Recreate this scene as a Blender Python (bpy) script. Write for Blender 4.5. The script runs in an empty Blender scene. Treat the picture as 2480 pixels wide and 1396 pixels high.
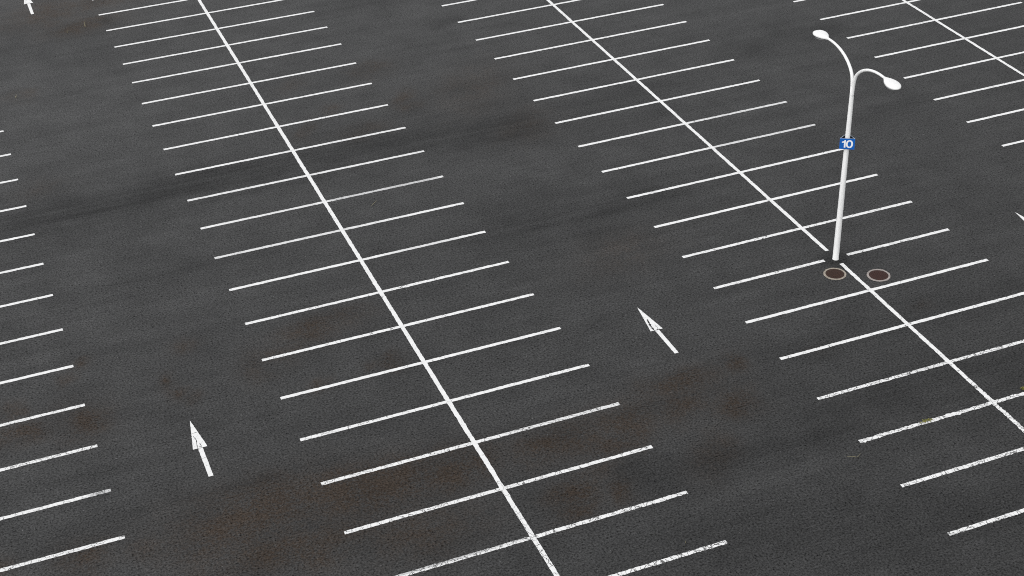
import bpy, bmesh, math, random
import numpy as np
from mathutils import Vector, Matrix
random.seed(7); rng = np.random.default_rng(11)
R = math.radians
sc = bpy.context.scene

# ------------------------------------------------------------------ camera
cd = bpy.data.cameras.new("camera"); cam = bpy.data.objects.new("camera", cd)
sc.collection.objects.link(cam); sc.camera = cam
cam.location = (-13.2129, -81.6430, 32.2765)
cam.rotation_euler = (1.00257, 0.03141, -0.37976)
cd.sensor_fit = 'HORIZONTAL'; cd.sensor_width = 36.0; cd.lens = 56.316
cd.clip_start = 0.5; cd.clip_end = 3000.0

# ------------------------------------------------------------------ overcast sky and soft sun
SUN_EL, SUN_AZ = R(50), R(-115)           # azimuth clockwise from +Y: high, behind and to the left of the view
w = bpy.data.worlds.new("World"); sc.world = w; w.use_nodes = True
nt = w.node_tree; bg = nt.nodes['Background']
sky = nt.nodes.new('ShaderNodeTexSky'); sky.sky_type = 'NISHITA'; sky.sun_disc = False
sky.sun_elevation = SUN_EL; sky.sun_rotation = SUN_AZ
sky.air_density = 1.0; sky.dust_density = 1.0; sky.ozone_density = 0.5
hs = nt.nodes.new('ShaderNodeHueSaturation'); hs.inputs['Saturation'].default_value = 0.07
nt.links.new(sky.outputs[0], hs.inputs['Color']); nt.links.new(hs.outputs[0], bg.inputs['Color'])
bg.inputs['Strength'].default_value = 0.15
sl = bpy.data.lights.new("sun", 'SUN'); sl.energy = 0.6; sl.angle = R(60); sl.color = (1.0, 0.985, 0.965)
so = bpy.data.objects.new("sun", sl); sc.collection.objects.link(so)
d = Vector((math.sin(SUN_AZ)*math.cos(SUN_EL), math.cos(SUN_AZ)*math.cos(SUN_EL), math.sin(SUN_EL)))
so.rotation_euler = d.to_track_quat('Z', 'Y').to_euler(); so.location = (0, -30, 60)
sc.view_settings.view_transform = 'Standard'; sc.view_settings.look = 'None'
sc.view_settings.gamma = 1.0; sc.view_settings.use_curve_mapping = False
sc.view_settings.exposure = 0.62
sc.cycles.filter_width = 1.0
sc.cycles.use_denoising = False           # the denoiser would smear the fine grain of the paving
sc.cycles.use_adaptive_sampling = False

# ------------------------------------------------------------------ helpers
col = sc.collection
def link(o, parent=None):
    col.objects.link(o)
    if parent is not None: o.parent = parent
    return o
def tag(o, label=None, cat=None, group=None, kind=None):
    if label: o['label'] = label
    if cat: o['category'] = cat
    if group: o['group'] = group
    if kind: o['kind'] = kind
    return o
def empty(name, loc, rz=0.0):
    o = bpy.data.objects.new(name, None); o.location = loc; o.rotation_euler = (0, 0, rz)
    o.empty_display_size = 0.2
    return link(o)
def mesh_obj(name, verts, faces, mat, parent=None, smooth=False, loc=None):
    me = bpy.data.meshes.new(name); me.from_pydata([tuple(v) for v in verts], [], faces); me.update()
    if mat: me.materials.append(mat)
    if smooth:
        for p in me.polygons: p.use_smooth = True
    o = bpy.data.objects.new(name, me)
    if loc is not None: o.location = loc
    return link(o, parent)
def bm_obj(name, bm, mats, parent=None, smooth=False, loc=None):
    me = bpy.data.meshes.new(name); bmesh.ops.recalc_face_normals(bm, faces=bm.faces[:]); bm.to_mesh(me); bm.free()
    for m in (mats if isinstance(mats, (list, tuple)) else [mats]): me.materials.append(m)
    if smooth:
        for p in me.polygons: p.use_smooth = True
    o = bpy.data.objects.new(name, me)
    if loc is not None: o.location = loc
    return link(o, parent)

class Mat:
    """small node-tree writer"""
    def __init__(s, name, rough=0.8, spec=0.3):
        s.m = bpy.data.materials.new(name); s.m.use_nodes = True; s.t = s.m.node_tree
        s.b = s.t.nodes['Principled BSDF']; s.b.inputs['Roughness'].default_value = rough
        s.b.inputs['Specular IOR Level'].default_value = spec
        s.pos = s.t.nodes.new('ShaderNodeNewGeometry').outputs['Position']
    def n(s, t): return s.t.nodes.new(t)
    def put(s, sock, v):
        if v is None: return
        if hasattr(v, 'is_linked'): s.t.links.new(v, sock)
        else: sock.default_value = v
    def mapping(s, scale, rot=(0, 0, 0), vec=None):
        m = s.n('ShaderNodeMapping'); s.put(m.inputs['Vector'], vec or s.pos)
        m.inputs['Scale'].default_value = scale; m.inputs['Rotation'].default_value = rot
        return m.outputs[0]
    def noise(s, scale, detail=2.0, rough=0.5, vec=None, dist=0.0):
        n = s.n('ShaderNodeTexNoise'); s.put(n.inputs['Vector'], vec or s.pos)
        n.inputs['Scale'].default_value = scale; n.inputs['Detail'].default_value = detail
        n.inputs['Roughness'].default_value = rough; n.inputs['Distortion'].default_value = dist
        return n.outputs['Fac']
    def voro(s, scale, feature='F1', out='Distance', vec=None, rand=1.0):
        n = s.n('ShaderNodeTexVoronoi'); n.feature = feature; s.put(n.inputs['Vector'], vec or s.pos)
        n.inputs['Scale'].default_value = scale; n.inputs['Randomness'].default_value = rand
        return n.outputs[out]
    def math(s, op, a, b=None, clamp=False):
        n = s.n('ShaderNodeMath'); n.operation = op; n.use_clamp = clamp
        s.put(n.inputs[0], a); s.put(n.inputs[1], b); return n.outputs[0]
    def rng(s, v, a, b, c=0.0, d=1.0, smooth=False):
        n = s.n('ShaderNodeMapRange'); n.clamp = True
        if smooth: n.interpolation_type = 'SMOOTHSTEP'
        s.put(n.inputs['Value'], v)
        for k, x in (('From Min', a), ('From Max', b), ('To Min', c), ('To Max', d)): s.put(n.inputs[k], x)
        return n.outputs['Result']
    def mix(s, f, a, b, mode='MIX'):
        n = s.n('ShaderNodeMix'); n.data_type = 'RGBA'; n.blend_type = mode
        s.put(n.inputs['Factor'], f)
        s.put(n.inputs[6], a if hasattr(a, 'is_linked') else (*a, 1)); s.put(n.inputs[7], b if hasattr(b, 'is_linked') else (*b, 1))
        return n.outputs[2]
    def attr(s, name):
        n = s.n('ShaderNodeAttribute'); n.attribute_name = name; return n.outputs['Fac']
    def scale_col(s, c, f):
        n = s.n('ShaderNodeVectorMath'); n.operation = 'SCALE'; s.put(n.inputs[0], c); s.put(n.inputs['Scale'], f); return n.outputs[0]
    def bump(s, h, strength=0.3, dist=0.01):
        n = s.n('ShaderNodeBump'); s.put(n.inputs['Height'], h); n.inputs['Strength'].default_value = strength
        n.inputs['Distance'].default_value = dist; s.t.links.new(n.outputs[0], s.b.inputs['Normal'])
    def base(s, c): s.put(s.b.inputs['Base Color'], c if hasattr(c, 'is_linked') else (*c, 1)); return s.m

# ------------------------------------------------------------------ measured layout (metres)
DARK=[([(-12.01, -21.45), (-9.91, -21.31), (-7.16, -21.64), (-4.61, -21.07), (-2.95, -20.84), (-1.35, -20.98)], 0.723, 1.0), ([(-5.48, -21.06), (-1.84, -20.75), (0.55, -20.74)], 0.59, 0.8), ([(1.78, -20.98), (4.21, -21.06), (6.56, -21.51), (9.65, -21.63)], 0.901, 0.9), ([(9.5, -22.01), (11.97, -22.28), (14.69, -21.25), (15.69, -22.2)], 0.879, 0.55), ([(6.15, -30.39), (7.42, -29.9), (9.36, -30.43), (12.5, -30.03)], 0.835, 0.65), ([(-10.97, -3.32), (-9.54, -3.18), (-7.52, -3.32), (-5.51, -4.96)], 1.189, 0.5), ([(5.47, -5.54), (8.14, -5.63), (10.41, -5.62)], 0.427, 0.5), ([(4.65, -18.81), (6.09, -18.94)], 0.358, 0.5), ([(23.14, -19.51), (25.28, -18.54), (27.42, -18.85)], 0.519, 0.55), ([(11.13, -42.59), (13.33, -42.2), (16.82, -42.06), (21.3, -42.0)], 0.621, 0.45), ([(9.85, -45.37), (12.68, -45.39), (15.96, -45.83), (18.44, -45.88)], 0.748, 0.55), ([(4.34, -46.19), (6.98, -46.46), (10.68, -46.59), (11.65, -47.02)], 0.425, 0.55), ([(4.65, -49.52), (8.11, -50.85), (11.9, -51.7), (14.75, -51.91)], 0.715, 0.3), ([(16.06, -37.68), (17.5, -37.69)], 0.516, 0.5), ([(-14.32, -42.07), (-11.91, -41.7), (-9.63, -41.21), (-7.03, -41.48)], 0.221, 0.45), ([(19.17, -29.16), (21.55, -28.58), (26.55, -27.37)], 0.437, 0.35), ([(-7.93, -26.66), (-6.45, -27.34), (-3.49, -27.34)], 0.551, 0.3), ([(-4.85, -1.35), (-4.92, -2.5)], 0.163, 0.8), ([(11.2, -9.82), (9.94, -9.61)], 0.173, 0.8), ([(31.83, -22.9), (36.48, -22.41)], 0.828, 0.3), ([(-5.35, -22.1), (-0.88, -22.61), (3.83, -22.79)], 0.318, 0.35), ([(13.83, -21.31), (15.3, -20.82), (17.3, -21.05)], 0.395, 0.5)]
BROWN=[(-3.9903, -43.1619, 0.1168, 0.018, 0.6953, 1.0), (-7.1188, -42.8644, 0.1779, 0.005, 0.6513, 0.9), (-1.136, -43.3064, 0.5185, -0.0888, 1.3126, 0.9), (-6.9076, -45.0315, 0.16, 0.048, 1.0278, 0.75), (-3.0192, -45.9345, 0.316, -0.0145, 1.0536, 0.6), (-8.3811, -43.7739, 0.3883, 0.027, 1.4433, 0.7), (7.4716, -42.2681, 0.622, -0.1961, 1.7781, 0.9), (8.6825, -43.8436, 1.4116, -0.6217, 2.1567, 0.75), (6.9659, -43.5774, 1.4632, -0.5131, 3.2671, 0.75), (9.8362, -42.0014, 8.237, -4.2178, 5.8701, 0.9), (4.7993, -43.3506, 0.5474, -0.1691, 1.2213, 0.75), (2.4986, -43.5293, 0.5259, -0.1332, 1.2452, 0.8), (4.0898, -44.2397, 1.1687, -0.3132, 2.9769, 0.8), (6.8136, -45.9249, 2.2239, -1.072, 1.6745, 0.4), (1.9889, -46.0343, 1.2913, -0.276, 3.386, 0.85), (3.516, -46.7116, 6.8378, -2.7865, 6.1151, 0.9), (1.7114, -46.9845, 2.5981, -0.819, 3.8498, 0.8), (3.1127, -45.4234, 0.9406, -0.2768, 1.8768, 0.45), (-3.1722, -34.0017, 1.2144, -0.2738, 2.0034, 0.85), (-1.8037, -33.5886, 0.7708, -0.1703, 1.9071, 0.55), (-1.0963, -36.7887, 6.7495, -1.7846, 9.3087, 0.9), (-1.8757, -36.8495, 23.9477, -6.8258, 16.4188, 0.9), (-3.5772, -37.0283, 14.0248, -3.5873, 10.1316, 0.8), (-5.4997, -35.3506, 3.8656, -0.9147, 1.5265, 0.45), (-13.7854, -35.773, 1.876, -0.1243, 2.416, 0.9), (-11.6354, -35.9924, 1.9241, -0.2443, 1.3356, 0.8), (-11.1331, -32.8082, 18.2075, -2.6003, 9.4115, 0.7), (-13.6388, -34.5909, 7.2517, -0.6879, 5.4547, 0.6), (-8.4846, -34.9517, 18.2114, -3.4964, 5.8842, 0.8), (-8.2146, -35.7352, 18.4947, -3.4333, 11.0299, 0.8), (-7.7685, -36.3268, 23.5558, -4.5782, 13.4543, 0.6), (-7.4733, -32.9187, 4.2223, -0.7584, 4.7201, 0.45), (-7.5497, 0.8181, 0.2704, -0.0789, 0.3253, 0.7), (-6.2333, -1.7461, 0.3948, -0.2025, 1.2303, 1.0), (-4.4637, 1.1735, 0.4118, -0.1932, 0.9807, 0.8), (5.6623, -13.4585, 1.2418, -0.4851, 1.7414, 0.5), (5.9202, -17.0717, 3.8829, -1.344, 1.6913, 0.65), (6.2312, -17.9351, 2.1348, -0.9214, 5.4155, 0.55), (9.4985, -17.3176, 0.3961, -0.1574, 0.2617, 0.4), (1.0559, -18.2437, 10.4165, -2.9486, 2.1804, 0.65), (2.8287, -16.7893, 6.5934, -2.2695, 8.0893, 0.6), (3.3529, -19.5523, 1.0988, -0.4515, 3.614, 0.5), (-10.2717, -8.9656, 4.3108, -0.7804, 2.9008, 0.45), (-10.661, -18.8434, 1.375, -0.2727, 2.3234, 0.3), (9.3456, -33.5964, 0.3257, -0.1316, 0.7124, 0.35), (10.1474, -21.8704, 0.7312, -0.309, 0.6904, 0.4), (1.563, -13.5249, 2.1187, -0.7297, 2.896, 0.4), (-12.7499, -43.0578, 1.4626, -0.0478, 2.2855, 0.65), (-10.8482, -43.4966, 2.2131, -0.1579, 3.3091, 0.5), (12.9365, -42.5806, 17.6508, -9.1853, 25.9298, 0.4), (17.8142, -41.6226, 12.3667, -6.8936, 27.1778, 0.5), (-4.3698, -35.0308, 2.1645, -0.4173, 4.1394, 0.5), (-11.6728, -33.5161, 18.7749, -2.3058, 16.2447, 0.5), (-14.9776, -42.4721, 9.4805, -0.5486, 7.3071, 0.5)]
SEAMS=[([(6.96, -41.72), (7.98, -41.73), (9.67, -41.71), (11.85, -41.61), (13.04, -41.56)], 0.072, 0.6), ([(5.71, -47.2), (6.99, -47.53), (7.84, -47.59), (9.48, -47.58), (11.35, -47.51)], 0.051, 1.0), ([(-12.91, -42.49), (-11.31, -41.9), (-9.67, -41.41), (-7.04, -41.5)], 0.048, 0.5), ([(11.76, -53.95), (13.24, -53.91)], 0.054, 0.7), ([(-9.39, -27.7), (-8.15, -27.82), (-6.87, -27.81), (-5.57, -27.75)], 0.091, 0.6), ([(24.79, -27.08), (27.74, -27.61)], 0.084, 0.5), ([(7.46, -37.65), (8.51, -37.53)], 0.054, 0.4), ([(-9.81, -35.92), (-7.85, -36.03)], 0.048, 0.4)]
LINES=[('A', 0, -5.24, 5.19, -0.736), ('A', 1, -5.23, 5.19, -3.0), ('A', 2, -5.21, 5.13, -5.262), ('A', 3, -5.19, 5.18, -7.526), ('A', 4, -5.17, 5.22, -9.868), ('A', 5, -5.17, 5.22, -12.361), ('A', 6, -5.17, 5.22, -14.89), ('A', 7, -5.17, 5.2, -17.412), ('A', 8, -5.18, 5.2, -19.949), ('A', 9, -5.18, 5.21, -22.441), ('A', 10, -5.18, 5.19, -24.955), ('A', 11, -5.18, 5.19, -27.463), ('A', 12, -5.19, 5.17, -29.988), ('A', 13, -5.19, 5.17, -32.507), ('A', 14, -5.2, 5.17, -35.024), ('A', 15, -5.18, 5.19, -37.503), ('A', 16, -5.18, 5.19, -40.015), ('A', 17, -5.17, 5.2, -42.478), ('A', 18, -5.17, 5.19, -45.012), ('A', 19, -5.18, 5.18, -47.506), ('A', 20, -5.18, 5.21, -50.02), ('B', 0, 11.36, 21.79, -7.51), ('B', 1, 11.37, 21.79, -9.899), ('B', 2, 11.42, 21.74, -12.369), ('B', 3, 11.45, 21.79, -14.845), ('B', 4, 11.41, 21.77, -17.368), ('B', 5, 11.4, 21.75, -19.906), ('B', 6, 11.41, 21.73, -22.422), ('B', 7, 11.43, 21.72, -24.918), ('B', 8, 11.41, 21.7, -27.442), ('B', 9, 11.41, 21.79, -29.917), ('B', 10, 11.39, 21.65, -32.488), ('B', 11, 11.37, 21.66, -34.984), ('B', 12, 11.42, 21.72, -37.442), ('B', 13, 11.39, 21.73, -39.944), ('B', 14, 11.38, 21.79, -42.426), ('B', 15, 11.35, 21.79, -44.96), ('B', 16, 11.38, 21.79, -47.497), ('B', 17, 11.36, 21.79, -49.925), ('B', 18, 11.39, 21.79, -52.385), ('C', 0, 27.86, 38.14, -14.983), ('C', 1, 27.89, 38.14, -17.544), ('C', 2, 27.88, 38.09, -20.077), ('C', 3, 27.86, 38.14, -22.563), ('C', 4, 27.82, 38.14, -25.09), ('C', 5, 27.75, 38.14, -27.588), ('C', 6, 27.76, 38.14, -30.076), ('C', 7, 27.8, 38.14, -32.55), ('D', 0, -21.78, -11.47, -12.46), ('D', 1, -21.78, -11.45, -14.934), ('D', 2, -21.78, -11.45, -17.476), ('D', 3, -21.78, -11.43, -20.017), ('D', 4, -21.78, -11.43, -22.542), ('D', 5, -21.78, -11.42, -25.029), ('D', 6, -21.78, -11.41, -27.514), ('D', 7, -21.78, -11.42, -30.065), ('D', 8, -21.78, -11.42, -32.589), ('D', 9, -21.78, -11.42, -35.102), ('D', 10, -21.78, -11.4, -37.562), ('D', 11, -21.78, -11.39, -40.044), ('D', 12, -21.78, -11.38, -42.464), ('A', -1, -5.22, 5.19, 1.511)]

# ------------------------------------------------------------------ asphalt
def grain(M):
    """aggregate and pore texture of the paving: a brightness factor about 1"""
    g1 = M.rng(M.noise(15.0, 2.5, 0.7), 0.28, 0.72, 0.20, 1.80)
    g2 = M.rng(M.noise(5.2, 3.0, 0.65), 0.25, 0.75, 0.87, 1.13)
    g3 = M.rng(M.noise(0.55, 4.0, 0.6), 0.25, 0.75, 0.80, 1.20)
    st = M.rng(M.noise(1.0, 4.0, 0.6, vec=M.mapping((0.10, 1.5, 1.0), (0, 0, R(3)))), 0.25, 0.75, 0.87, 1.13)
    f = M.math('MULTIPLY', M.math('MULTIPLY', g1, g2), M.math('MULTIPLY', g3, st))
    # open pores (dark pits, in clusters) and pale stones
    pit = M.rng(M.noise(7.5, 2.5, 0.65), 0.31, 0.42, 1.0, 0.0, True)
    pit = M.math('MULTIPLY', pit, M.rng(M.noise(0.45, 2.0, 0.5), 0.35, 0.65, 0.25, 0.9))
    f = M.math('MULTIPLY', f, M.math('SUBTRACT', 1.0, M.math('MULTIPLY', pit, 0.54)))
    v = M.n('ShaderNodeTexVoronoi'); M.put(v.inputs['Vector'], M.pos); v.inputs['Scale'].default_value = 8.5
    sp = M.n('ShaderNodeSeparateColor'); M.t.links.new(v.outputs['Color'], sp.inputs[0])
    stone = M.math('MULTIPLY', M.rng(v.outputs['Distance'], 0.10, 0.20, 1.0, 0.0), M.rng(sp.outputs[0], 0.90, 0.99, 0.0, 1.0))
    return M.math('ADD', f, M.math('MULTIPLY', stone, 1.8))

def asphalt_material():
    M = Mat("asphalt", 0.58, 0.46)
    f = grain(M)
    dk = M.attr('damp_and_shade'); br = M.attr('rust'); tone = M.attr('tone')
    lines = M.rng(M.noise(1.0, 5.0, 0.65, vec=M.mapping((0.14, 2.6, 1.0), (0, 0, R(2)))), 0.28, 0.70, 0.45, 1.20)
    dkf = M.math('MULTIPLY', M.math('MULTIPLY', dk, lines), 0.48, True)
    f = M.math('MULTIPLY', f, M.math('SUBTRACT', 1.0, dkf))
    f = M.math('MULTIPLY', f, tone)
    grey = M.scale_col(M.n('ShaderNodeRGB').outputs[0], f)
    grey.node.inputs[0].links[0].from_node.outputs[0].default_value = (0.0258, 0.0257, 0.0254, 1)
    # rusty moss film lying in the pores: blotchy, warm and a little darker
    pat = M.rng(M.math('ADD', M.math('MULTIPLY', M.noise(1.1, 4.0, 0.7), 0.7), M.math('MULTIPLY', M.noise(9.0, 3.0, 0.75), 0.9)), 0.60, 1.02, 0.0, 1.0)
    bf = M.math('MULTIPLY', M.math('MULTIPLY', br, pat), 1.95, True)
    brown = M.scale_col(M.n('ShaderNodeRGB').outputs[0], f)
    brown.node.inputs[0].links[0].from_node.outputs[0].default_value = (0.0245, 0.0155, 0.0090, 1)
    c = M.mix(bf, grey, brown)
    M.put(M.b.inputs['Specular IOR Level'], M.math('MULTIPLY', M.math('MULTIPLY', f, 0.38), M.math('SUBTRACT', 1.0, M.math('MULTIPLY', bf, 0.35))))
    M.bump(M.noise(26.0, 4.0, 0.7), 0.35, 0.012)
    return M.base(c)
M_ASPHALT = asphalt_material()

def axis(lo, hi, step, far):
    a = list(np.arange(lo, hi + 1e-6, step)); k = step; x = lo; y = hi; left = []; right = []
    while k < far:
        k *= 1.9; x -= k; y += k; left.append(x); right.append(y)
    return np.array(left[::-1] + a + right)
gx = axis(-24.0, 46.0, 0.28, 420.0); gy = axis(-60.0, 10.0, 0.28, 420.0)
GX, GY = np.meshgrid(gx, gy)
def vnoise(x, y, s, seed):
    r = np.random.default_rng(seed); t = r.random((128, 128)); x = x*s; y = y*s
    xi = np.floor(x).astype(int); yi = np.floor(y).astype(int); fx = x-xi; fy = y-yi
    fx = fx*fx*(3-2*fx); fy = fy*fy*(3-2*fy)
    g = lambda i, j: t[i % 128, j % 128]
    return (g(xi, yi)*(1-fx)+g(xi+1, yi)*fx)*(1-fy)+(g(xi, yi+1)*(1-fx)+g(xi+1, yi+1)*fx)*fy
wx = GX + 0.7*(vnoise(GX, GY, 0.8, 1)-.5) + 0.4*(vnoise(GX, GY, 2.1, 2)-.5)
wy = GY + 0.7*(vnoise(GX, GY, 0.8, 3)-.5) + 0.4*(vnoise(GX, GY, 2.1, 4)-.5)
damp_and_shade = np.zeros_like(GX)
for pts, hw, s in DARK:
    best = np.full_like(GX, 1e9)
    for (ax, ay), (bx, by) in zip(pts, pts[1:]):
        dx, dy = bx-ax, by-ay; L2 = dx*dx+dy*dy
        t = np.clip(((wx-ax)*dx+(wy-ay)*dy)/L2, 0, 1)
        best = np.minimum(best, np.hypot(wx-ax-t*dx, wy-ay-t*dy))
    damp_and_shade = np.maximum(damp_and_shade, s*np.exp(-(best/(hw*2.3))**2))
# stain round the lamp post foot, darkened further to paint in its contact shadow
damp_and_shade = np.maximum(damp_and_shade, 1.15*np.exp(-(np.hypot(wx-16.5, wy+37.6)/0.75)**4))
rust = np.zeros_like(GX)
for x, y, a, b, c, s in BROWN:
    q = a*(wx-x)**2+2*b*(wx-x)*(wy-y)+c*(wy-y)**2
    rust = np.maximum(rust, s*np.exp(-q*0.75))
# paving lanes laid on different days: each about four metres wide, running across the bays
lane = np.floor((GY + 0.01*GX + 200.0)/4.3).astype(int)
tone = 1.0 + 0.035*(np.random.default_rng(5).random(400)[np.clip(lane, 0, 399)]-.5) + 0.10*(vnoise(GX, GY, 0.09, 8)-.5)
tone *= np.interp(GX + 0.35*(-GY), [0, 60], [1.12, 0.73])  # diagonal falloff of sky sheen and vignette, painted into the ground tone
def ground():
    ny, nx = GX.shape
    v = np.stack([GX.ravel(), GY.ravel(), np.zeros(GX.size)], 1)
    i = np.arange((ny-1)*(nx-1)); r = i//(nx-1); c = i % (nx-1); a = r*nx+c
    f = np.stack([a, a+1, a+nx+1, a+nx], 1)
    o = mesh_obj("ground", v.tolist(), f.tolist(), M_ASPHALT)
    for nm, arr in (('damp_and_shade', damp_and_shade), ('rust', rust), ('tone', tone)):
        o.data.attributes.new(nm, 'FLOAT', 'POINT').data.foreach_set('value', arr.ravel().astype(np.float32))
    return tag(o, kind='structure')
ground()

# paving joints: hairline gaps between lanes filled with dark bitumen
Ms = Mat("bitumen_joint", 0.7, 0.3)
M_SEAM = Ms.base(Ms.scale_col(Ms.mix(0.0, (0.026, 0.026, 0.026), (0.02, 0.02, 0.02)), Ms.rng(Ms.noise(6.0, 4.0, 0.7), 0.2, 0.8, 0.5, 1.7)))
def ribbon(pts, hw, step, jit, seed, z):
    r = random.Random(seed); out = []
    for (ax, ay), (bx, by) in zip(pts, pts[1:]):
        n = max(2, int(math.hypot(bx-ax, by-ay)/step))
        for k in range(n): out.append((ax+(bx-ax)*k/n, ay+(by-ay)*k/n))
    out.append(pts[-1]); V = []; F = []; off = 0.0
    for k, (x, y) in enumerate(out):
        off = off*0.8 + r.uniform(-jit, jit)
        h = hw*r.uniform(0.25, 1.0)
        if k in (0, len(out)-1): h = 0.002
        (ax, ay), (bx, by) = out[max(k-1, 0)], out[min(k+1, len(out)-1)]
        ln = math.hypot(bx-ax, by-ay); nx, ny = -(by-ay)/ln, (bx-ax)/ln
        V += [(x+nx*(off-h), y+ny*(off-h), z), (x+nx*(off+h), y+ny*(off+h), z)]
        if k: F.append((2*k-2, 2*k, 2*k+1, 2*k-1))
    return V, F
for i, (pts, hw, s) in enumerate(SEAMS):
    V, F = ribbon(pts, 0.028*s+0.008, 0.12, 0.02, i, 0.0025)
    tag(mesh_obj("paving_joint", V, F, M_SEAM), kind='structure')

# ------------------------------------------------------------------ road paint
def paint_material():
    M = Mat("white_road_paint", 0.62, 0.35)
    wear = M.attr('wear'); crack = M.attr('crack'); thin = M.attr('thin')
    under = M.scale_col(M.n('ShaderNodeRGB').outputs[0], M.rng(M.noise(15.0, 5.0, 0.75), 0.28, 0.72, 0.5, 1.5))
    under.node.inputs[0].links[0].from_node.outputs[0].default_value = (0.055, 0.055, 0.054, 1)
    dirt = M.rng(M.noise(3.0, 4.0, 0.65), 0.25, 0.75, 0.88, 1.04)
    white = M.scale_col(M.n('ShaderNodeRGB').outputs[0], dirt)
    white.node.inputs[0].links[0].from_node.outputs[0].default_value = (0.80, 0.80, 0.79, 1)
    greyed = M.scale_col(M.n('ShaderNodeRGB').outputs[0], M.rng(M.noise(30.0, 3.0, 0.6), 0.3, 0.7, 0.6, 1.4))
    greyed.node.inputs[0].links[0].from_node.outputs[0].default_value = (0.44, 0.44, 0.44, 1)
    c = M.mix(thin, white, greyed)
    n = M.math('ADD', M.math('MULTIPLY', M.noise(34.0, 3.0, 0.65), 0.75), M.math('MULTIPLY', M.noise(2.3, 3.0, 0.6), 0.25))
    thr = M.rng(wear, 0.0, 1.0, 0.24, 0.50)
    hole = M.rng(M.math('SUBTRACT', n, thr), -0.035, 0.035, 1.0, 0.0)
    v = M.n('ShaderNodeTexVoronoi'); v.feature = 'DISTANCE_TO_EDGE'
    warp = M.n('ShaderNodeVectorMath'); warp.operation = 'ADD'
    nn = M.n('ShaderNodeTexNoise'); nn.inputs['Scale'].default_value = 5.0; M.put(nn.inputs['Vector'], M.pos)
    sc_ = M.n('ShaderNodeVectorMath'); sc_.operation = 'SCALE'; sc_.inputs['Scale'].default_value = 0.22
    M.t.links.new(nn.outputs['Color'], sc_.inputs[0]); M.t.links.new(M.pos, warp.inputs[0]); M.t.links.new(sc_.outputs[0], warp.inputs[1])
    M.put(v.inputs['Vector'], warp.outputs[0]); v.inputs['Scale'].default_value = 2.6
    cw = M.math('MULTIPLY', crack, 0.028)
    ck = M.math('LESS_THAN', v.outputs['Distance'], cw)
    # closer transverse cracks on the badly aged lines
    v2 = M.n('ShaderNodeTexVoronoi'); v2.feature = 'DISTANCE_TO_EDGE'; v2.inputs['Scale'].default_value = 6.0
    M.put(v2.inputs['Vector'], M.mapping((1.15, 0.35, 1.0), (0, 0, R(12)), warp.outputs[0]))
    ck2 = M.math('LESS_THAN', v2.outputs['Distance'], M.math('MULTIPLY', M.math('SUBTRACT', crack, 0.35), 0.055))
    f = M.math('MAXIMUM', hole, M.math('MULTIPLY', M.math('MAXIMUM', ck, ck2), 0.9))
    return M.base(M.mix(f, c, under))
M_PAINT = paint_material()
def set_attr(me, name, vals):
    me.attributes.new(name, 'FLOAT', 'POINT').data.foreach_set('value', np.asarray(vals, np.float32))
def strip(name, p0, p1, hw, z, wear=0.12, crack=0.2, thin=0.0, jit=0.006, seed=0, step=0.05):
    """painted line from p0 to p1; wear, crack, thin: number or f(t along, s across in -1..1)"""
    r = random.Random(seed); p0 = Vector(p0); p1 = Vector(p1); dv = p1-p0; L = dv.length; dv.normalize()
    nv = Vector((-dv.y, dv.x)); n = max(2, int(L/step)); V = []; F = []; A = {'wear': [], 'crack': [], 'thin': []}
    e0 = e1 = 0.0; S = (-1, -0.4, 0.2, 1)
    for k in range(n+1):
        t = k/n; c = p0 + dv*(L*t)
        j = jit(t) if callable(jit) else jit
        e0 = 0.45*e0 + r.gauss(0, j); e1 = 0.45*e1 + r.gauss(0, j)
        for s in S:
            off = s*hw + (e0 if s == -1 else e1 if s == 1 else 0)
            q = c + nv*off; V.append((q.x, q.y, z))
            for key, val in (('wear', wear), ('crack', crack), ('thin', thin)):
                A[key].append(val(t, s) if callable(val) else val)
        if k:
            a = (k-1)*4
            for m in range(3): F.append((a+m, a+4+m, a+5+m, a+1+m))
    o = mesh_obj(name, V, F, M_PAINT)
    for key in A: set_attr(o.data, key, A[key])
    return o

ORD = [None, 'first', 'second', 'third', 'fourth', 'fifth', 'sixth', 'seventh', 'eighth', 'ninth', 'tenth', 'eleventh', 'twelfth', 'thirteenth']
def sm(a, b, t): t = max(0, min(1, (t-a)/(b-a))); return t*t*(3-2*t)
WEAR = {('A', 7): .22, ('A', 8): .32, ('A', 9): .40, ('A', 10): lambda t, s: .42+.22*sm(.45, .6, t), ('A', 11): lambda t, s: .58-.1*sm(.6, .9, t), ('A', 12): lambda t, s: .42+.14*sm(.6, .8, t)-.3*sm(.92, .97, t),
        ('A', 16): .2, ('A', 17): .26, ('A', 18): .24, ('A', 19): lambda t, s: (.62-.5*sm(.42, .56, t)) if s > -.2 else .12, ('A', 20): .3,
        ('B', 5): .22, ('B', 6): .25, ('B', 7): lambda t, s: .22+.12*sm(.5, .6, t), ('B', 8): .26, ('B', 9): .24, ('B', 13): .25,
        ('B', 15): lambda t, s: .44-.12*sm(.5, .6, t), ('B', 16): lambda t, s: .26+.26*sm(.16, .25, t)*(1-sm(.38, .46, t)), ('B', 17): .24, ('B', 18): .2,
        ('D', 4): .25, ('D', 5): .52, ('D', 6): .36, ('D', 7): .42, ('D', 8): .22, ('D', 9): .3, ('D', 10): .2, ('D', 11): lambda t, s: .2+.3*sm(.92, .95, t), ('D', 12): .3}
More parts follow.
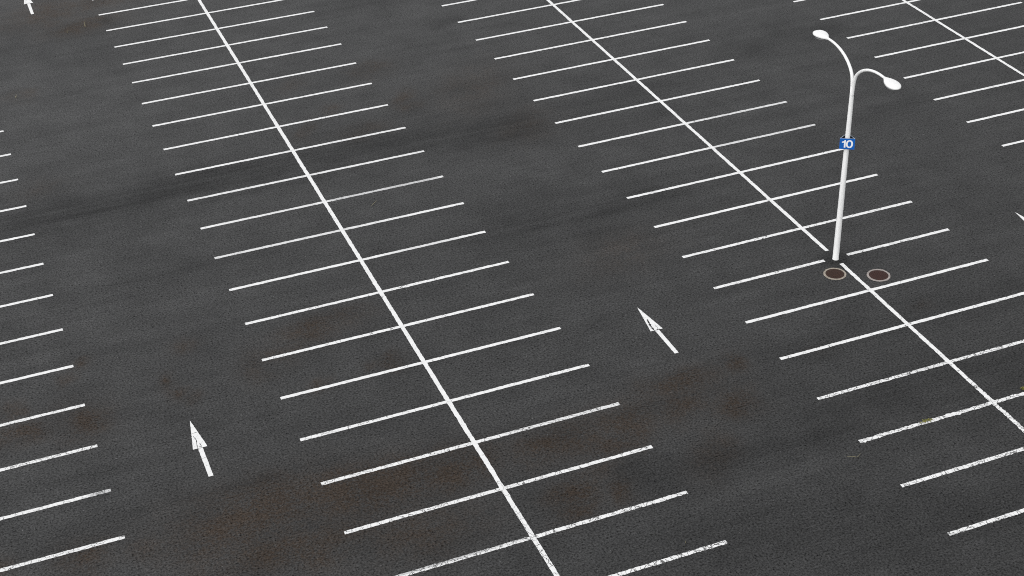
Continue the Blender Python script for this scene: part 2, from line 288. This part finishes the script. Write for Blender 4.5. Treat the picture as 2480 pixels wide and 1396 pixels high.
CRACK = {('A', 13): .35, ('A', 17): .6, ('A', 18): .6, ('A', 19): .75, ('A', 20): 1.0, ('B', 15): .85, ('B', 16): .7, ('B', 17): .9, ('B', 18): .8, ('B', 14): .4, ('B', 11): .4,
         ('B', 12): .4, ('D', 9): .5, ('D', 10): .7, ('D', 11): .5, ('D', 12): .55, ('A', 14): .35, ('A', 16): .4}
THIN = {('A', 10): lambda t, s: .62*sm(.48, .56, t)*(1-.8*sm(.95, .98, t))+.25*sm(.0, .3, t)*(1-sm(.45, .5, t)), ('A', 11): lambda t, s: .25*(1-sm(.5, .8, t)), ('A', 19): lambda t, s: (.75*(1-sm(.25, .55, t)) if s > -.2 else 0),
        ('A', 8): lambda t, s: .2*sm(.5, .7, t), ('B', 8): lambda t, s: .45*sm(.45, .55, t), ('B', 7): lambda t, s: .35*sm(.45, .6, t), ('B', 15): lambda t, s: .3*sm(.3, .4, t)*(1-sm(.42, .5, t)),
        ('D', 11): lambda t, s: .7*sm(.925, .945, t), ('A', 9): .15, ('A', 12): lambda t, s: .3*sm(.55, .7, t)*(1-sm(.85, .92, t)), ('A', 17): lambda t, s: .25*sm(.55, .7, t)}
JIT = {('B', 16): 0.011, ('A', 19): 0.007, ('A', 20): 0.006, ('B', 15): 0.006}
def bay_label(r, i, half=None):
    if r == 'A':
        if i == -1: return 'tip of a white bay line at the top edge right of the far arrow'
        if i == 0: return 'white bay line running off the top edge just left of the left long line'
        if i == 10: return 'greyest bay line on the left long line, its right half worn thin'
        if i == 19: return 'white bay line with a greyed double left half, lowest on the left long line'
        if i == 20: return 'cracked white bay line on the bottom edge right of the left long line'
        if i == 18: return 'white bay line above the greyed double one near the bottom, over the brown stain'
        if i < 10: return 'white bay line, %s crossing of the left long line from the top' % ORD[i]
        if i < 14: return 'white bay line on the left long line, %s below the greyest worn one' % ORD[i-10]
        return 'bay line on the left long line, %s above the greyed double bottom one' % ORD[19-i]
    if r == 'B':
        if i == 12: return ('white half bay line ending just left of the lamp post foot' if half == 'l' else 'white half bay line starting just right of the lamp post foot')
        if i == 16: return 'ragged white bay line with yellow moss growing along it'
        if i == 15: return 'heavily cracked white bay line just above the mossy ragged one'
        if i == 17: return 'cracked white bay line at the right edge, just below the mossy ragged one'
        if i == 18: return 'white bay line in the bottom right corner, lowest of all at the right edge'
        if i == 13: return 'white bay line just below the two manhole covers'
        if i == 14: return 'white bay line on the middle long line, second below the manhole covers'
        if i == 0: return 'white bay line running off the top edge just left of the middle long line'
        if i < 7: return 'white bay line, %s crossing of the middle long line from the top' % ORD[i]
        if i == 9: return 'white bay line whose right end runs behind the blue number sign'
        return 'white bay line on the middle long line, %s beyond the lamp post' % ORD[12-i]
    if r == 'C':
        if i == 0: return 'short white stub of a bay line on the top edge beyond the left lamp head'
        if i < 5: return 'white bay line, %s crossing of the right long line from the top' % ORD[i]
        return 'bay line stub at right edge, %s below those crossing the right long line' % ORD[i-4]
    return {0: 'shortest white bay line stub on the left edge, topmost of the column',
            5: 'speckled worn white bay line stub on the left edge, sixth from the top',
            11: 'white bay line with a greyed worn right end, second lowest on the left edge',
            12: 'lowest white bay line on the left edge, in the bottom left corner'}.get(i,
            'white bay line stub on the left edge, %s from the top of the column' % ORD[min(i+1, 13)])
for r, i, x0, x1, y in LINES:
    k = (r, i); seed = hash_ = ord(r)*100+i+50
    rr = random.Random(seed)
    kw = dict(wear=WEAR.get(k, rr.uniform(.05, .17)), crack=CRACK.get(k, rr.uniform(.1, .3)), thin=THIN.get(k, 0.0), jit=JIT.get(k, 0.005))
    segs = [(x0, x1, None)]
    if k == ('B', 12): segs = [(x0, 16.14, 'l'), (17.14, x1, 'r')]
    for a, b, h in segs:
        o = strip("bay_line", (a, y), (b, y), 0.077, 0.004, seed=seed + (1 if h == 'r' else 0), **kw)
        tag(o, bay_label(r, i, h), 'parking line', 'white bay lines')
lw = lambda t, s: .12 + .46*math.exp(-((t*70-26.5)/4.2)**2) + .12*math.exp(-((t*70-47)/5)**2)
o = strip("long_line", (0.0, 9.0 + 6), (0.0, -55.0), 0.078, 0.008, wear=lw, crack=lambda t, s: .15+.5*sm(.82, .9, t), jit=0.005, seed=1)
tag(o, 'long white line crossed by bay lines, leftmost of the three, running top to bottom', 'long line', 'long white lines')
o = strip("long_line", (16.62, 9.0), (16.60, -36.88), 0.078, 0.008, wear=.14, crack=.22, jit=0.005, seed=2)
tag(o, 'long white line from the top edge ending just beyond the lamp post foot', 'long line', 'long white lines')
o = strip("long_line", (16.60, -37.90), (16.47, -53.0), 0.078, 0.008, wear=.2, crack=lambda t, s: .3+.4*sm(.5, .6, t), jit=lambda t: .005+.008*sm(.55, .65, t), seed=3)
tag(o, 'long white line starting between lamp post and manhole covers, running to the right edge', 'long line', 'long white lines')
o = strip("long_line", (32.97, -6.0), (32.90, -33.0), 0.078, 0.008, wear=.12, crack=.2, jit=0.005, seed=4)
tag(o, 'long white line in the top right corner behind the lamp post', 'long line', 'long white lines')

# arrows: a long slim head on a narrow shaft, 3.2 m overall
def arrow(x, y0, label, seed):
    r = random.Random(seed); H = 1.60; hw = 0.235; sw = 0.078; T = 3.17
    bm = bmesh.new()
    def grid(rows):
        prev = None
        for (yy, a, b) in rows:
            n = 5; cur = [bm.verts.new((a+(b-a)*k/(n-1), yy, 0.0)) for k in range(n)]
            if prev:
                for k in range(n-1): bm.faces.new((prev[k], prev[k+1], cur[k+1], cur[k]))
            prev = cur
    e = lambda: r.gauss(0, 0.003)
    grid([(1.57*k/30, -sw+e(), sw+e()) for k in range(31)])
    grid([(1.585+H*k/32, -hw*(1-k/32)+(e() if k < 31 else 0)-.004, hw*(1-k/32)+(e() if k < 31 else 0)+.004) for k in range(33)])
    o = bm_obj("direction_arrow", bm, M_PAINT, loc=(x, y0, 0.004))
    n = len(o.data.vertices)
    for nm, v in (('wear', .04), ('crack', .16), ('thin', 0.0)): set_attr(o.data, nm, [v]*n)
    for p in o.data.polygons:
        if p.normal.z < 0: p.flip()
    # hairline cracks that run from the head's base up its middle
    return tag(o, label, 'painted arrow', 'white direction arrows')
def arrow_crack(parent, pts, wmax, seed):
    V, F = ribbon(pts, wmax, 0.05, 0.004, seed, 0.003)
    mesh_obj("crack", V, F, M_SEAM, parent)
ARW = [(8.28, -40.63, 'white painted arrow with dark split head, between left and middle long lines'),
       (-8.30, -40.66, 'white painted arrow with fine cracks in its head, in the lower left lane'),
       (-8.41, 0.95, 'white painted arrow cut off by the top edge in the top left corner'),
       (24.85, -40.62, 'white painted arrow with only its tip showing at the right edge')]
AR = [arrow(x, y, l, 20+i) for i, (x, y, l) in enumerate(ARW)]
arrow_crack(AR[0], [(-.10, 1.59), (-.09, 1.9), (-.05, 2.15), (-.02, 2.35)], 0.050, 1)
arrow_crack(AR[0], [(-.10, 1.58), (.03, 1.585), (.14, 1.60)], 0.030, 2)
arrow_crack(AR[0], [(.06, 1.60), (.09, 1.75), (.05, 1.85)], 0.011, 3)
arrow_crack(AR[1], [(-.09, 1.59), (-.06, 1.85), (-.03, 2.05), (-.08, 2.3)], 0.015, 4)
arrow_crack(AR[1], [(-.04, 1.65), (.05, 1.64)], 0.014, 5)
arrow_crack(AR[1], [(.06, 1.60), (.03, 1.85)], 0.012, 6)
arrow_crack(AR[1], [(-.11, 2.44), (0, 2.46), (.1, 2.47)], 0.016, 7)
arrow_crack(AR[1], [(-.07, 1.0), (.07, 1.03)], 0.010, 8)

# ------------------------------------------------------------------ manhole covers
def concrete(name, c):
    M = Mat(name, 0.85, 0.2)
    f = M.rng(M.noise(22.0, 4.0, 0.7), 0.25, 0.75, 0.75, 1.2)
    d = M.rng(M.noise(5.0, 3.0, 0.6), 0.30, 0.62, 0.72, 1.05)
    cc = M.scale_col(M.n('ShaderNodeRGB').outputs[0], M.math('MULTIPLY', f, d)); cc.node.inputs[0].links[0].from_node.outputs[0].default_value = (*c, 1)
    return M.base(cc)
def rusty(name, c1, c2):
    M = Mat(name, 0.75, 0.3)
    f = M.rng(M.noise(9.0, 4.0, 0.7), 0.3, 0.7, 0.0, 1.0)
    cc = M.mix(f, c1, c2)
    cc = M.scale_col(cc, M.rng(M.noise(48.0, 3.0, 0.6), 0.3, 0.7, 0.75, 1.25))
    return M.base(cc)
def ring_mesh(ri, ro, z, h, n, seed, jit):
    r = random.Random(seed); V = []; F = []
    for k in range(n):
        a = 2*math.pi*k/n; c, s = math.cos(a), math.sin(a); ro2 = ro + r.gauss(0, jit)
        V += [(ri*c, ri*s, z), (ri*c, ri*s, z+h), (ro2*.985*c, ro2*.985*s, z+h), (ro2*c, ro2*s, z)]
    for k in range(n):
        a = 4*k; b = 4*((k+1) % n)
        for m in range(3): F.append((a+m, a+m+1, b+m+1, b+m))
    return V, F
def manhole(x, y, ri, ro, label, ringm, lidm, seed):
    t = tag(empty("manhole_cover", (x, y, 0), R(20*seed)), label, 'manhole cover', 'round manhole covers')
    V, F = ring_mesh(ri, ro, 0.001, 0.012, 64, seed, 0.006)
    mesh_obj("surround", V, F, ringm, t)
    bm = bmesh.new()
    rad = ri-0.008
    rings = [0.0, .2, .4, .6, .75, .86, .93, .985, 1.0]; hs_ = [.010, .010, .010, .010, .010, .010, .006, .010, .004]
    prev = None
    for q, h in zip(rings, hs_):
        if q == 0: cur = [bm.verts.new((0, 0, h))]
        else: cur = [bm.verts.new((rad*q*math.cos(2*math.pi*k/64), rad*q*math.sin(2*math.pi*k/64), h)) for k in range(64)]
        if prev:
            for k in range(64):
                if len(prev) == 1: bm.faces.new((prev[0], cur[k], cur[(k+1) % 64]))
                else: bm.faces.new((prev[k], cur[k], cur[(k+1) % 64], prev[(k+1) % 64]))
        prev = cur
    # raised anti-slip studs cast on the lid
    for ix in range(-4, 5):
        for iy in range(-4, 5):
            px, py = ix*.072+(.036 if iy % 2 else 0), iy*.066
            if math.hypot(px, py) > rad*.78: continue
            m = Matrix.Translation((px, py, .013)) @ Matrix.Rotation(R(45*((ix+iy) % 2)), 4, 'Z') @ Matrix.Diagonal((.042, .016, .007, 1))
            bmesh.ops.create_cube(bm, size=1.0, matrix=m)
    lid = bm_obj("lid", bm, lidm, t)
    for sx in (-1, 1):
        bm = bmesh.new()
        bmesh.ops.create_cube(bm, size=1.0, matrix=Matrix.Translation((sx*rad*.86, 0, .011)) @ Matrix.Diagonal((.05, .022, .005, 1)))
        bm_obj("key_slot", bm, M_SEAM, lid)
    return t
manhole(16.00, -38.43, 0.352, 0.425, 'round brown manhole cover in a buff ring, left of the line below the lamp post', concrete("buff_concrete", (0.34, 0.30, 0.25)), rusty("brown_iron", (0.044, 0.019, 0.0115), (0.028, 0.014, 0.009)), 1)
manhole(17.42, -39.19, 0.362, 0.440, 'round maroon manhole cover in a pale ring, right of the line below the lamp', concrete("pale_concrete", (0.34, 0.305, 0.285)), rusty("maroon_iron", (0.046, 0.018, 0.0135), (0.030, 0.0135, 0.0105)), 2)

# ------------------------------------------------------------------ street lamp
def lamp_paint():
    M = Mat("white_pole_paint", 0.42, 0.4)
    f = M.rng(M.noise(3.0, 4.0, 0.6, vec=M.mapping((6, 6, 0.5))), 0.3, 0.7, 0.93, 1.03)
    c = M.scale_col(M.n('ShaderNodeRGB').outputs[0], f); c.node.inputs[0].links[0].from_node.outputs[0].default_value = (0.82, 0.82, 0.81, 1)
    return M.base(c)
M_POLE = lamp_paint()
Mg = Mat("lamp_glass", 0.25, 0.5); M_LENS = Mg.base((0.40, 0.41, 0.41)); Mg.b.inputs['Transmission Weight'].default_value = 0.25
Mr = Mat("grey_rim", 0.5, 0.4); M_RIM = Mr.base((0.55, 0.55, 0.55))
def tube(name, path, radii, mat, parent, n=20, cap=True):
    bm = bmesh.new(); prev = None; P = [Vector(p) for p in path]
    ref = Vector((1, 0, 0))
    for i, p in enumerate(P):
        t = (P[min(i+1, len(P)-1)]-P[max(i-1, 0)]).normalized()
        u = (ref - t*ref.dot(t)).normalized(); v = t.cross(u)
        cur = [bm.verts.new(p + (u*math.cos(2*math.pi*k/n)+v*math.sin(2*math.pi*k/n))*radii[i]) for k in range(n)]
        if prev:
            for k in range(n): bm.faces.new((prev[k], prev[(k+1) % n], cur[(k+1) % n], cur[k]))
        elif cap: bm.faces.new(cur[::-1])
        prev = cur
    if cap: bm.faces.new(prev)
    return bm_obj(name, bm, mat, parent, smooth=True)
def cr(pts, n):
    """smooth curve through points (Catmull-Rom)"""
    P = [Vector(p) for p in pts]; P = [2*P[0]-P[1]] + P + [2*P[-1]-P[-2]]; out = []
    for i in range(1, len(P)-2):
        for k in range(n):
            t = k/n; a, b, c, d_ = P[i-1:i+3]
            out.append(0.5*((2*b)+(c-a)*t+(2*a-5*b+4*c-d_)*t*t+(3*b-a-3*c+d_)*t**3))
    return out + [P[-2]]
BX, BY = 16.588, -37.51
lamp = tag(empty("street_lamp", (BX, BY, 0)), 'white twin-arm street lamp with two teardrop lamp heads', 'street lamp')
LX = 0.0088                                     # the post leans slightly out of plumb
zs = [0.0, 0.012, 0.03, 0.6, 2.0, 3.5, 5.0, 6.2, 6.9, 7.2]; rs = [0.126, 0.126, 0.118, 0.116, 0.109, 0.101, 0.092, 0.083, 0.077, 0.072]
tube("pole", [(LX*z, 0, z) for z in zs], rs, M_POLE, lamp, 28)
def lamp_head(s, parent):
    # along: from the neck (0) outwards; profile of half width, crown height and rim depth
    Lh = 0.87; y0 = 1.84
    sta = [(0, .048, .050, -.050), (.06, .060, .056, -.052), (.15, .115, .070, -.058), (.28, .180, .088, -.062), (.45, .230, .102, -.064), (.62, .250, .106, -.062), (.78, .228, .098, -.056), (.88, .184, .078, -.048), (.95, .125, .050, -.038), (.985, .070, .024, -.028), (1.0, .02, -.002, -.014)]
    # refine the stations smoothly
    xs = [q[0] for q in sta]; fine = sorted(set([round(v, 4) for v in np.linspace(0, 1, 26)] + [.985, .95]))
    bm = bmesh.new(); prev = None; n = 24
    for t in fine:
        hw, up, dn = (float(np.interp(t, xs, [q[j] for q in sta])) for j in (1, 2, 3))
        zc = 8.315 - 0.05*t
        cur = []
        for k in range(n):
            a = 2*math.pi*k/n; c, q = math.cos(a), math.sin(a)
            zz = up*abs(q)**0.9 if q >= 0 else dn*abs(q)**0.45
            xx = hw*(abs(c)**0.85)*(1 if c > 0 else -1)
            cur.append(bm.verts.new((LX*8.36+xx, s*(y0+Lh*t), zc+zz)))
        if prev:
            for k in range(n): bm.faces.new((prev[k], prev[(k+1) % n], cur[(k+1) % n], cur[k]))
        else: bm.faces.new(cur)
        prev = cur
    bm.faces.new(prev)
    h = bm_obj("lamp_head", bm, M_POLE, parent, smooth=True)
    # rim and bowl under the outer part of the head
    def bowl(scale, z0, z1, rows):
        b = bmesh.new(); pv = None
        for r_ in range(rows+1):
            q = r_/rows; rr = math.cos(q*math.pi/2*0.98); zz = z0 + (z1-z0)*math.sin(q*math.pi/2)
            cu = [b.verts.new((LX*8.36+0.228*scale*rr*math.cos(2*math.pi*k/28), s*(y0+.50+.29*scale*rr*math.sin(2*math.pi*k/28)), 8.29+zz)) for k in range(28)]
            if pv:
                for k in range(28): b.faces.new((pv[k], pv[(k+1) % 28], cu[(k+1) % 28], cu[k]))
            pv = cu
        b.faces.new(pv); return b
    bm_obj("rim", bowl(1.0, -.03, -.078, 2), M_RIM, h, smooth=True)
    bm_obj("lens", bowl(.90, -.074, -.175, 7), M_LENS, h, smooth=True)
for s in (1, -1):
    prof = [(0.015, 6.85), (0.028, 7.15), (0.065, 7.42), (0.14, 7.65), (0.28, 7.835), (0.52, 8.03), (0.82, 8.18), (1.15, 8.275), (1.50, 8.318), (1.88, 8.318)]
    path = cr([(LX*z, s*a, z) for a, z in prof], 6); m = len(path)-1
    tube("arm", path, [.066-.022*(i/m) for i in range(m+1)], M_POLE, lamp)
    lamp_head(s, lamp)

# ------------------------------------------------------------------ three-sided number sign clamped to the post
Mb = Mat("blue_sign_face", 0.45, 0.4)
bc = Mb.scale_col(Mb.n('ShaderNodeRGB').outputs[0], Mb.rng(Mb.noise(4.0, 3.0, 0.5), 0.3, 0.7, 0.92, 1.06)); bc.node.inputs[0].links[0].from_node.outputs[0].default_value = (0.003, 0.105, 0.43, 1)
M_BLUE = Mb.base(bc)
Ma = Mat("aluminium_edge", 0.4, 0.5); M_ALU = Ma.base((0.42, 0.50, 0.62))
Mi = Mat("dark_sign_back", 0.6, 0.3); M_BACK = Mi.base((0.02, 0.022, 0.028))
Mw = Mat("white_numeral", 0.5, 0.4); M_NUM = Mw.base((0.82, 0.83, 0.84))
SZ, SW, SH = 4.985, 0.545, 0.435                # centre height, face width, face height
sign = tag(empty("number_sign", (BX+LX*SZ, BY, SZ), math.atan2(-0.523, 0.852)), 'blue three-sided sign with a white 10 on the lamp post', 'sign')
def numeral(parent, dgt, cx, h, wd, st, y):
    bm = bmesh.new()
    if dgt == '0':
        n = 48; ex = 2.35
        def se(a, rx, rz): c, q = math.cos(a), math.sin(a); return (cx+rx*math.copysign(abs(c)**(2/ex), c), rz*math.copysign(abs(q)**(2/ex), q))
        o_, i_ = [], []
        for k in range(n):
            a = 2*math.pi*k/n; p = se(a, wd/2, h/2); q = se(a, wd/2-st, h/2-st*.82)
            o_.append([bm.verts.new((p[0], yy, p[1])) for yy in (y, y-.004)]); i_.append([bm.verts.new((q[0], yy, q[1])) for yy in (y, y-.004)])
        for k in range(n):
            j = (k+1) % n
            bm.faces.new((o_[k][1], o_[j][1], i_[j][1], i_[k][1])); bm.faces.new((o_[k][0], o_[j][0], o_[j][1], o_[k][1])); bm.faces.new((i_[k][0], i_[j][0], i_[j][1], i_[k][1]))
    else:
        r_ = cx+wd/2; t = h/2
        P = [(r_-st, -t), (r_, -t), (r_, t), (r_-st*.72, t), (r_-st*1.0, t-.026), (r_-st*1.5, t-.052), (cx-wd/2, t-.062), (cx-wd/2, t-.062-st*.72), (r_-st, t-.062-st*.72)]
        a = [bm.verts.new((x, y-.004, z)) for x, z in P]; b = [bm.verts.new((x, y, z)) for x, z in P]
        bm.faces.new(a)
        for k in range(len(P)): bm.faces.new((a[k], a[(k+1) % len(P)], b[(k+1) % len(P)], b[k]))
    return bm_obj("numeral", bm, M_NUM, parent)
inr = SW/(2*math.sqrt(3))
for k in range(3):
    bm = bmesh.new(); th = 0.015
    # mitred panel: outer face wide, inner face narrower
    a = SW/2; b = a - th*math.sqrt(3)
    q = [(-a, -inr), (a, -inr), (b, -inr+th), (-b, -inr+th)]
    lo = [bm.verts.new((x, y, -SH/2)) for x, y in q]; hi = [bm.verts.new((x, y, SH/2)) for x, y in q]
    f0 = bm.faces.new((lo[0], lo[1], hi[1], hi[0])); f0.material_index = 0
    f1 = bm.faces.new((lo[2], lo[3], hi[3], hi[2])); f1.material_index = 2
    ft = bm.faces.new(hi); ft.material_index = 1
    for f in (bm.faces.new(lo[::-1]), bm.faces.new((lo[1], lo[2], hi[2], hi[1])), bm.faces.new((lo[3], lo[0], hi[0], hi[3]))): f.material_index = 0
    pan = bm_obj("panel", bm, [M_BLUE, M_ALU, M_BACK], sign)
    pan.rotation_euler = (0, 0, k*2*math.pi/3)
    numeral(pan, '1', -0.122, 0.300, 0.138, 0.060, -inr-.0005)
    numeral(pan, '0', 0.082, 0.312, 0.245, 0.060, -inr-.0005)
for z in (-0.12, 0.12):
    for k in range(3):
        bm = bmesh.new()
        bmesh.ops.create_cube(bm, size=1.0, matrix=Matrix.Rotation(R(-90+120*k), 4, 'Z') @ Matrix.Translation((.112, 0, z)) @ Matrix.Diagonal((.05, .04, .03, 1)))
        bm_obj("bracket", bm, M_BACK, sign)

# ------------------------------------------------------------------ weeds, moss and litter
def leafmat(name, c1, c2):
    M = Mat(name, 0.8, 0.2); return M.base(M.mix(M.rng(M.noise(30.0, 2.0, 0.5), 0.3, 0.7), c1, c2))
M_MOSS = leafmat("yellow_moss", (0.24, 0.22, 0.05), (0.09, 0.10, 0.025))
M_STRAW = leafmat("straw", (0.34, 0.31, 0.22), (0.20, 0.18, 0.10))
def moss(x, y, L, wd, n, label, seed):
    r = random.Random(seed); bm = bmesh.new()
    for _ in range(n):
        u = r.gauss(0, .30)*L; v = r.gauss(0, .35)*wd; h = .012+.04*r.random()*math.exp(-(u/L*2)**2)
        a = r.random()*6.28; q = r.uniform(.008, .02)
        p = Vector((u, v, h)); e1 = Vector((math.cos(a), math.sin(a), r.uniform(-.6, .6)))*q; e2 = Vector((-math.sin(a), math.cos(a), r.uniform(-.6, .6)))*q
        bm.faces.new([bm.verts.new(p+s1*e1+s2*e2) for s1, s2 in ((-1, -1), (1, -1), (1, 1), (-1, 1))])
    return tag(bm_obj("moss_tuft", bm, M_MOSS, loc=(x, y, 0.006)), label, 'moss', 'yellow moss tufts')
moss(13.93, -47.46, .36, .10, 80, 'yellow-green moss tuft growing on the ragged bay line', 1)
moss(17.90, -47.29, .13, .09, 110, 'yellow-green moss tuft at the right edge beside a bay line', 2)
def weed(x, y, h, n, label, seed):
    r = random.Random(seed); V = []; F = []
    for _ in range(n):
        a = r.random()*6.28; lean = r.uniform(.1, .5)*h; hh = h*r.uniform(.5, 1); px, py = r.gauss(0, .05), r.gauss(0, .05); ww = .012
        b = len(V)
        for k in range(4):
            t = k/3; q = ww*(1-t*.85); cx_ = px+lean*t*t*math.cos(a); cy_ = py+lean*t*t*math.sin(a)
            V += [(cx_-q*math.sin(a), cy_+q*math.cos(a), hh*t), (cx_+q*math.sin(a), cy_-q*math.cos(a), hh*t)]
        for k in range(3): F.append((b+2*k, b+2*k+1, b+2*k+3, b+2*k+2))
    return tag(mesh_obj("weed", V, F, M_STRAW, loc=(x, y, 0)), label, 'weed', 'dry weeds in the asphalt')
weed(-6.14, -1.95, .30, 5, 'tallest dry weed, on the brown patch in the top left corner', 1)
weed(-7.04, -2.30, .15, 5, 'small dry weed left of the taller one in the top left corner', 2)
weed(-10.46, -9.05, .14, 3, 'small lone dry weed on bare asphalt near the left edge', 3)
def twig(pts, r0, label, mat, name="twig"):
    P = cr(pts, 5); n = len(P)
    o = tube(name, P, [r0*(1-.6*abs(2*i/(n-1)-1)) for i in range(n)], mat, None, 6); return tag(o, label, 'twig', 'dry twigs on the asphalt')
twig([(10.58, -48.02, .02), (10.76, -48.08, .02), (10.88, -48.16, .02), (11.08, -48.05, .02)], .008, 'thin bent dry twig lying below the mossy bay line', M_STRAW)
twig([(1.62, -26.15, .02), (1.80, -25.97, .02), (2.00, -25.78, .02)], .009, 'thin straight dry twig lying below the greyest bay line', M_STRAW)
weed(3.99, -49.55, .16, 2, 'single pale stalk standing near the bottom edge', 5)
